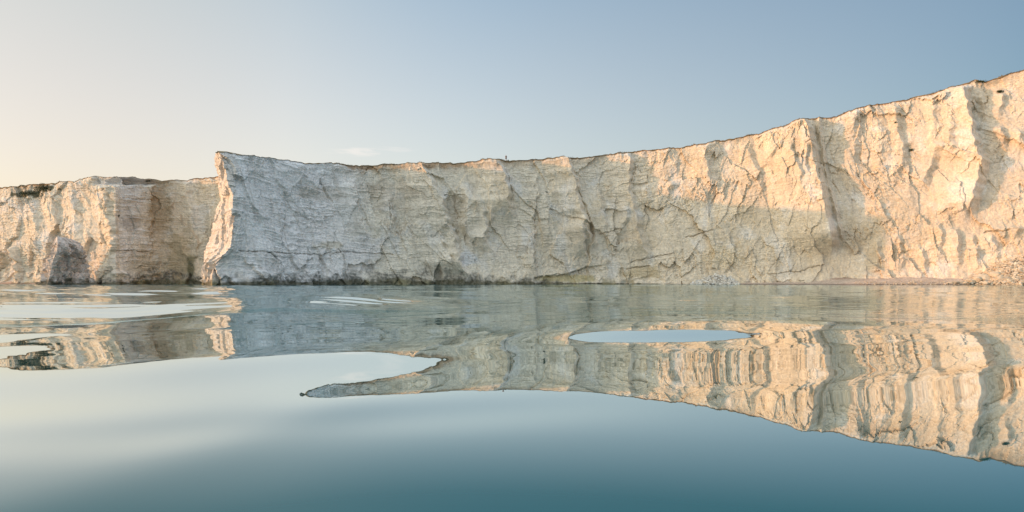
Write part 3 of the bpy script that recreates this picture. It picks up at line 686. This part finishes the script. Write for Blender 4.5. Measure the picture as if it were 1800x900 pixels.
# ------------------------------------------------------------------ the person on the cliff edge
def skin_mesh(name, pts, edges, rad, mat, root=0, parent=None):
    me = bpy.data.meshes.new(name); me.from_pydata(pts, edges, []); me.update()
    o = bpy.data.objects.new(name, me); C.objects.link(o)
    sm = o.modifiers.new('skin', 'SKIN'); sm.use_smooth_shade = True
    ly = me.skin_vertices[0] if me.skin_vertices else None
    if ly is None:
        bm = bmesh.new(); bm.from_mesh(me); bm.verts.layers.skin.verify(); bm.to_mesh(me); bm.free(); ly = me.skin_vertices[0]
    for i, r in enumerate(rad): ly.data[i].radius = (r, r)
    ly.data[root].use_root = True
    o.modifiers.new('sub', 'SUBSURF').levels = 1; o.modifiers['sub'].render_levels = 1
    me.materials.append(mat); o.parent = parent; return o
k = int(np.argmin(np.abs(tpx-890)+np.where(isl, 1e6, 0)))
pp = rows[4][k].copy()
per = bpy.data.objects.new('person', None); C.objects.link(per)
per.location = (wpt(889.6, 282, pp[1])[0], pp[1], pp[2]-.02); per.rotation_euler = (0, 0, R(8)); per.scale = (1.0, 1.0, 1.0)
per['label'] = 'lone person standing on the cliff edge in grey-brown top and dark shorts'; per['category'] = 'person'
pts = [(0,0,.95),(0,0,1.15),(0,0,1.38),(0,0,1.50),(0,.01,1.58),(0,.015,1.68),(0,.01,1.76),
       (-.10,0,.90),(-.11,.01,.50),(-.11,-.02,.10),(-.11,.08,.05),(.10,0,.90),(.12,.01,.50),(.12,-.02,.10),(.12,.08,.05),
       (-.19,0,1.42),(-.25,-.03,1.14),(-.20,.12,.98),(-.18,.16,.93),(.19,0,1.42),(.25,-.03,1.14),(.20,.12,.98),(.18,.16,.93)]
edg = [(0,1),(1,2),(2,3),(3,4),(4,5),(5,6),(0,7),(7,8),(8,9),(9,10),(0,11),(11,12),(12,13),(13,14),(2,15),(15,16),(16,17),(17,18),(2,19),(19,20),(20,21),(21,22)]
rad = [.14,.13,.16,.06,.06,.10,.07,.09,.06,.045,.04,.09,.06,.045,.04,.065,.05,.04,.035,.065,.05,.04,.035]
skin_mesh('body', pts, edg, rad, M_skin, 0, per)
skin_mesh('shirt', [(0,0,.98),(0,0,1.18),(0,0,1.40),(-.19,0,1.43),(-.24,-.02,1.24),(.19,0,1.43),(.24,-.02,1.24)], [(0,1),(1,2),(2,3),(3,4),(2,5),(5,6)], [.175,.165,.185,.085,.075,.085,.075], M_shirt, 0, per)
skin_mesh('shorts', [(0,0,.98),(-.10,0,.86),(-.115,.005,.60),(.10,0,.86),(.115,.005,.60)], [(0,1),(1,2),(0,3),(3,4)], [.17,.125,.11,.125,.11], M_shorts, 0, per)
skin_mesh('hair', [(0,-.02,1.70),(0,-.01,1.80)], [(0,1)], [.115,.08], M_hair, 0, per)
rng = np.random.RandomState(3); vs, fs = [], []
for i in range(70):
    a = rng.uniform(0, 6.28); r = rng.uniform(0, .22); h = rng.uniform(.25, .5); c = np.array([math.cos(a)*r, math.sin(a)*r, -.1]); t = np.array([math.cos(a)*h*.5, math.sin(a)*h*.5, h]); w = np.array([-math.sin(a), math.cos(a), 0])*.03
    k0 = len(vs); vs += [c-w, c+w, c+t+w*.2, c+t-w*.2]; fs.append((k0, k0+1, k0+2, k0+3))
me = mesh_np('grass_tussock', np.array(vs), np.array(fs), M_leaf)
o = obj('grass_tussock', me, label='small dark tuft of grass just right of the standing person', cat='grass'); o.location = (wpt(893.5, 282, pp[1])[0], pp[1], pp[2])

# ------------------------------------------------------------------ the sea
def spaced(a, b, f):
    v = [a]
    while v[-1] < b: v.append(v[-1]+f(v[-1]))
    return np.array(v)
half = spaced(0, 2600, lambda x: max(.045, .014*x))
xs = np.concatenate([-half[:0:-1], half])
yp = spaced(1.2, 330, lambda y: min(max(.025, .0085*y), 1.2))
yb = -spaced(0, 2600, lambda y: max(.3, .12*y))[::-1]+1.0
yf = spaced(331, 420, lambda y: 20)
ys = np.concatenate([yb, yp[1:], yf])
WX, WY = np.meshgrid(xs, ys)
WZ = np.zeros_like(WX)
def swell(px, py, hw, hh, Sl, rot=0):
    """one low wave whose near face has slope Sl; given where its bright face shows in the photograph"""
    global WZ
    y0 = CAMZ*F/(py-HZ); x0 = (px-900)/F*y0; a = hw/F*y0; b_ = hh*y0*y0/(CAMZ*F)
    dx, dy = WX-x0, WY-y0
    if rot: dx, dy = dx*math.cos(rot)+dy*math.sin(rot), -dx*math.sin(rot)+dy*math.cos(rot)
    v = dy/b_; WZ = WZ+Sl*b_*np.exp(-(dx/a)**2)*(np.tanh(v)-np.tanh(v/4))
R_ = np.hypot(WX, WY)
# long swell, near side, and the low waves whose faces mirror the sky
WZ += 0.1332*np.sin((WY--0.37)*2*np.pi/26)*np.exp(-(R_/40)**2)
for q in ((454, 643.4, 282, 41.6, 0.0191, 0.32), (1212, 590.4, 424, 17.1, 0.0675, -0.19), (620, 557.6, 40, 9.0, 0.0137, -0.45),
    (693, 536.1, 190, 8.6, 0.0254, 0.37), (300, 536.8, 240, 5.6, 0.0740, -0.35), (61, 536.3, 320, 7.6, 0.0300, 0.59), (95, 561.0, 75, 5.0, 0.0500, 0.0),
    (81, 610.0, 123, 28.6, 0.0278, 0.69), (99, 577.3, 238, 80.4, 0.0139, -0.04), (881, 532.2, 148, 9.0, 0.0256, -1.17),
    (667, 671.3, 91, 27.3, -0.0198, -0.30), (1171, 679.0, 114, 63.6, 0.0095, -1.20), (1503, 732.5, 700, 12.0, -0.0030, -1.09),
    (78, 663.6, 223, 76.6, 0.0243, -0.68), (1163, 690.2, 291, 20.0, 0.0070, -0.82), (945, 582.5, 644, 41.6, 0.0297, -0.23),
    (1348, 592.5, 697, 72.0, 0.0220, -0.31), (231, 581.2, 243, 61.0, 0.0201, 0.11), (630, 541.6, 127, 9.0, -0.0353, -0.32),
    (1152, 609.0, 422, 10.5, -0.0155, 0.05), (154, 615.9, 240, 85.0, -0.0122, 0.54), (741, 620.3, 195, 63.5, 0.0138, -0.75)):
    swell(*q)
near = smooth(20, 44, R_); far = smooth(25, 70, R_)
leftw = 1+3.4*smooth(.1, .6, -WX/np.maximum(WY, 1))*smooth(30, 52, R_)*(1-.6*smooth(90, 150, R_))
WZ += near*leftw*.045*fbm(WX/6.2, WY/5.2, 800, 2)
WZ += smooth(12, 30, R_)*.008*fbm(WX/2.1, WY/1.7, 810, 2)
WZ += smooth(5, 16, R_)*.0016*fbm(WX/.8, WY/.7, 820, 2)*(1-far)
WZ += .009*fbm(WX/3.4+3, WY/3.0, 830, 1)*smooth(9, 22, R_)*(1-.5*far)
WZ += (.0014*smooth(6, 14, R_)+.0105*smooth(13, 28, R_))*fbm(WX/2.6, WY/.75, 840, 2)*(1-.4*far)
lmask = smooth(.05, .4, -WX/np.maximum(WY, 1))
WZ += lmask*smooth(24, 40, R_)*.022*fbm(WX/3.0, WY/2.4, 850, 1)
WZ += .0022*smooth(7.5, 11.0, R_)*(1-smooth(18, 30, R_))*fbm(WX/5.5, WY/1.25, 860, 2)
WZ *= 1-smooth(250, 400, R_)
me = mesh_np('sea', np.stack([WX, WY, WZ], -1).reshape(-1, 3), grid_faces(len(ys), len(xs)), None, True)
M_sea, n, b = mat_new('sea_water')
n.nodes.remove(b); out = n.nodes['Material Output']
df = N(n, 'ShaderNodeBsdfDiffuse'); df.inputs[0].default_value = (.0, .084, .102, 1)
gl = N(n, 'ShaderNodeBsdfGlossy'); gl.inputs['Roughness'].default_value = .0; gl.inputs[0].default_value = (.91, .97, .975, 1)
lw = N(n, 'ShaderNodeLayerWeight'); lw.inputs[0].default_value = .5
rp = N(n, 'ShaderNodeValToRGB'); el = rp.color_ramp.elements       # reflectance against the angle of view: a smooth Fresnel-like rise
el[0].position = 0; el[0].color = (.02, .02, .02, 1); el[1].position = 1; el[1].color = (.92, .92, .92, 1)
for p_, v_ in ((.45, .035), (.69, .11), (.77, .50), (.832, .86), (.90, .82), (.97, .80)):
    e_ = el.new(p_); e_.color = (v_, v_, v_, 1)
rp.color_ramp.interpolation = 'B_SPLINE'
mxs = N(n, 'ShaderNodeMixShader')
n.links.new(lw.outputs['Facing'], rp.inputs[0]); n.links.new(rp.outputs[0], mxs.inputs[0]); n.links.new(df.outputs[0], mxs.inputs[1]); n.links.new(gl.outputs[0], mxs.inputs[2]); n.links.new(mxs.outputs[0], out.inputs[0])
me.materials.append(M_sea)
obj('sea', me, label='calm glassy teal sea mirroring the cliffs', cat='sea', kind='structure')
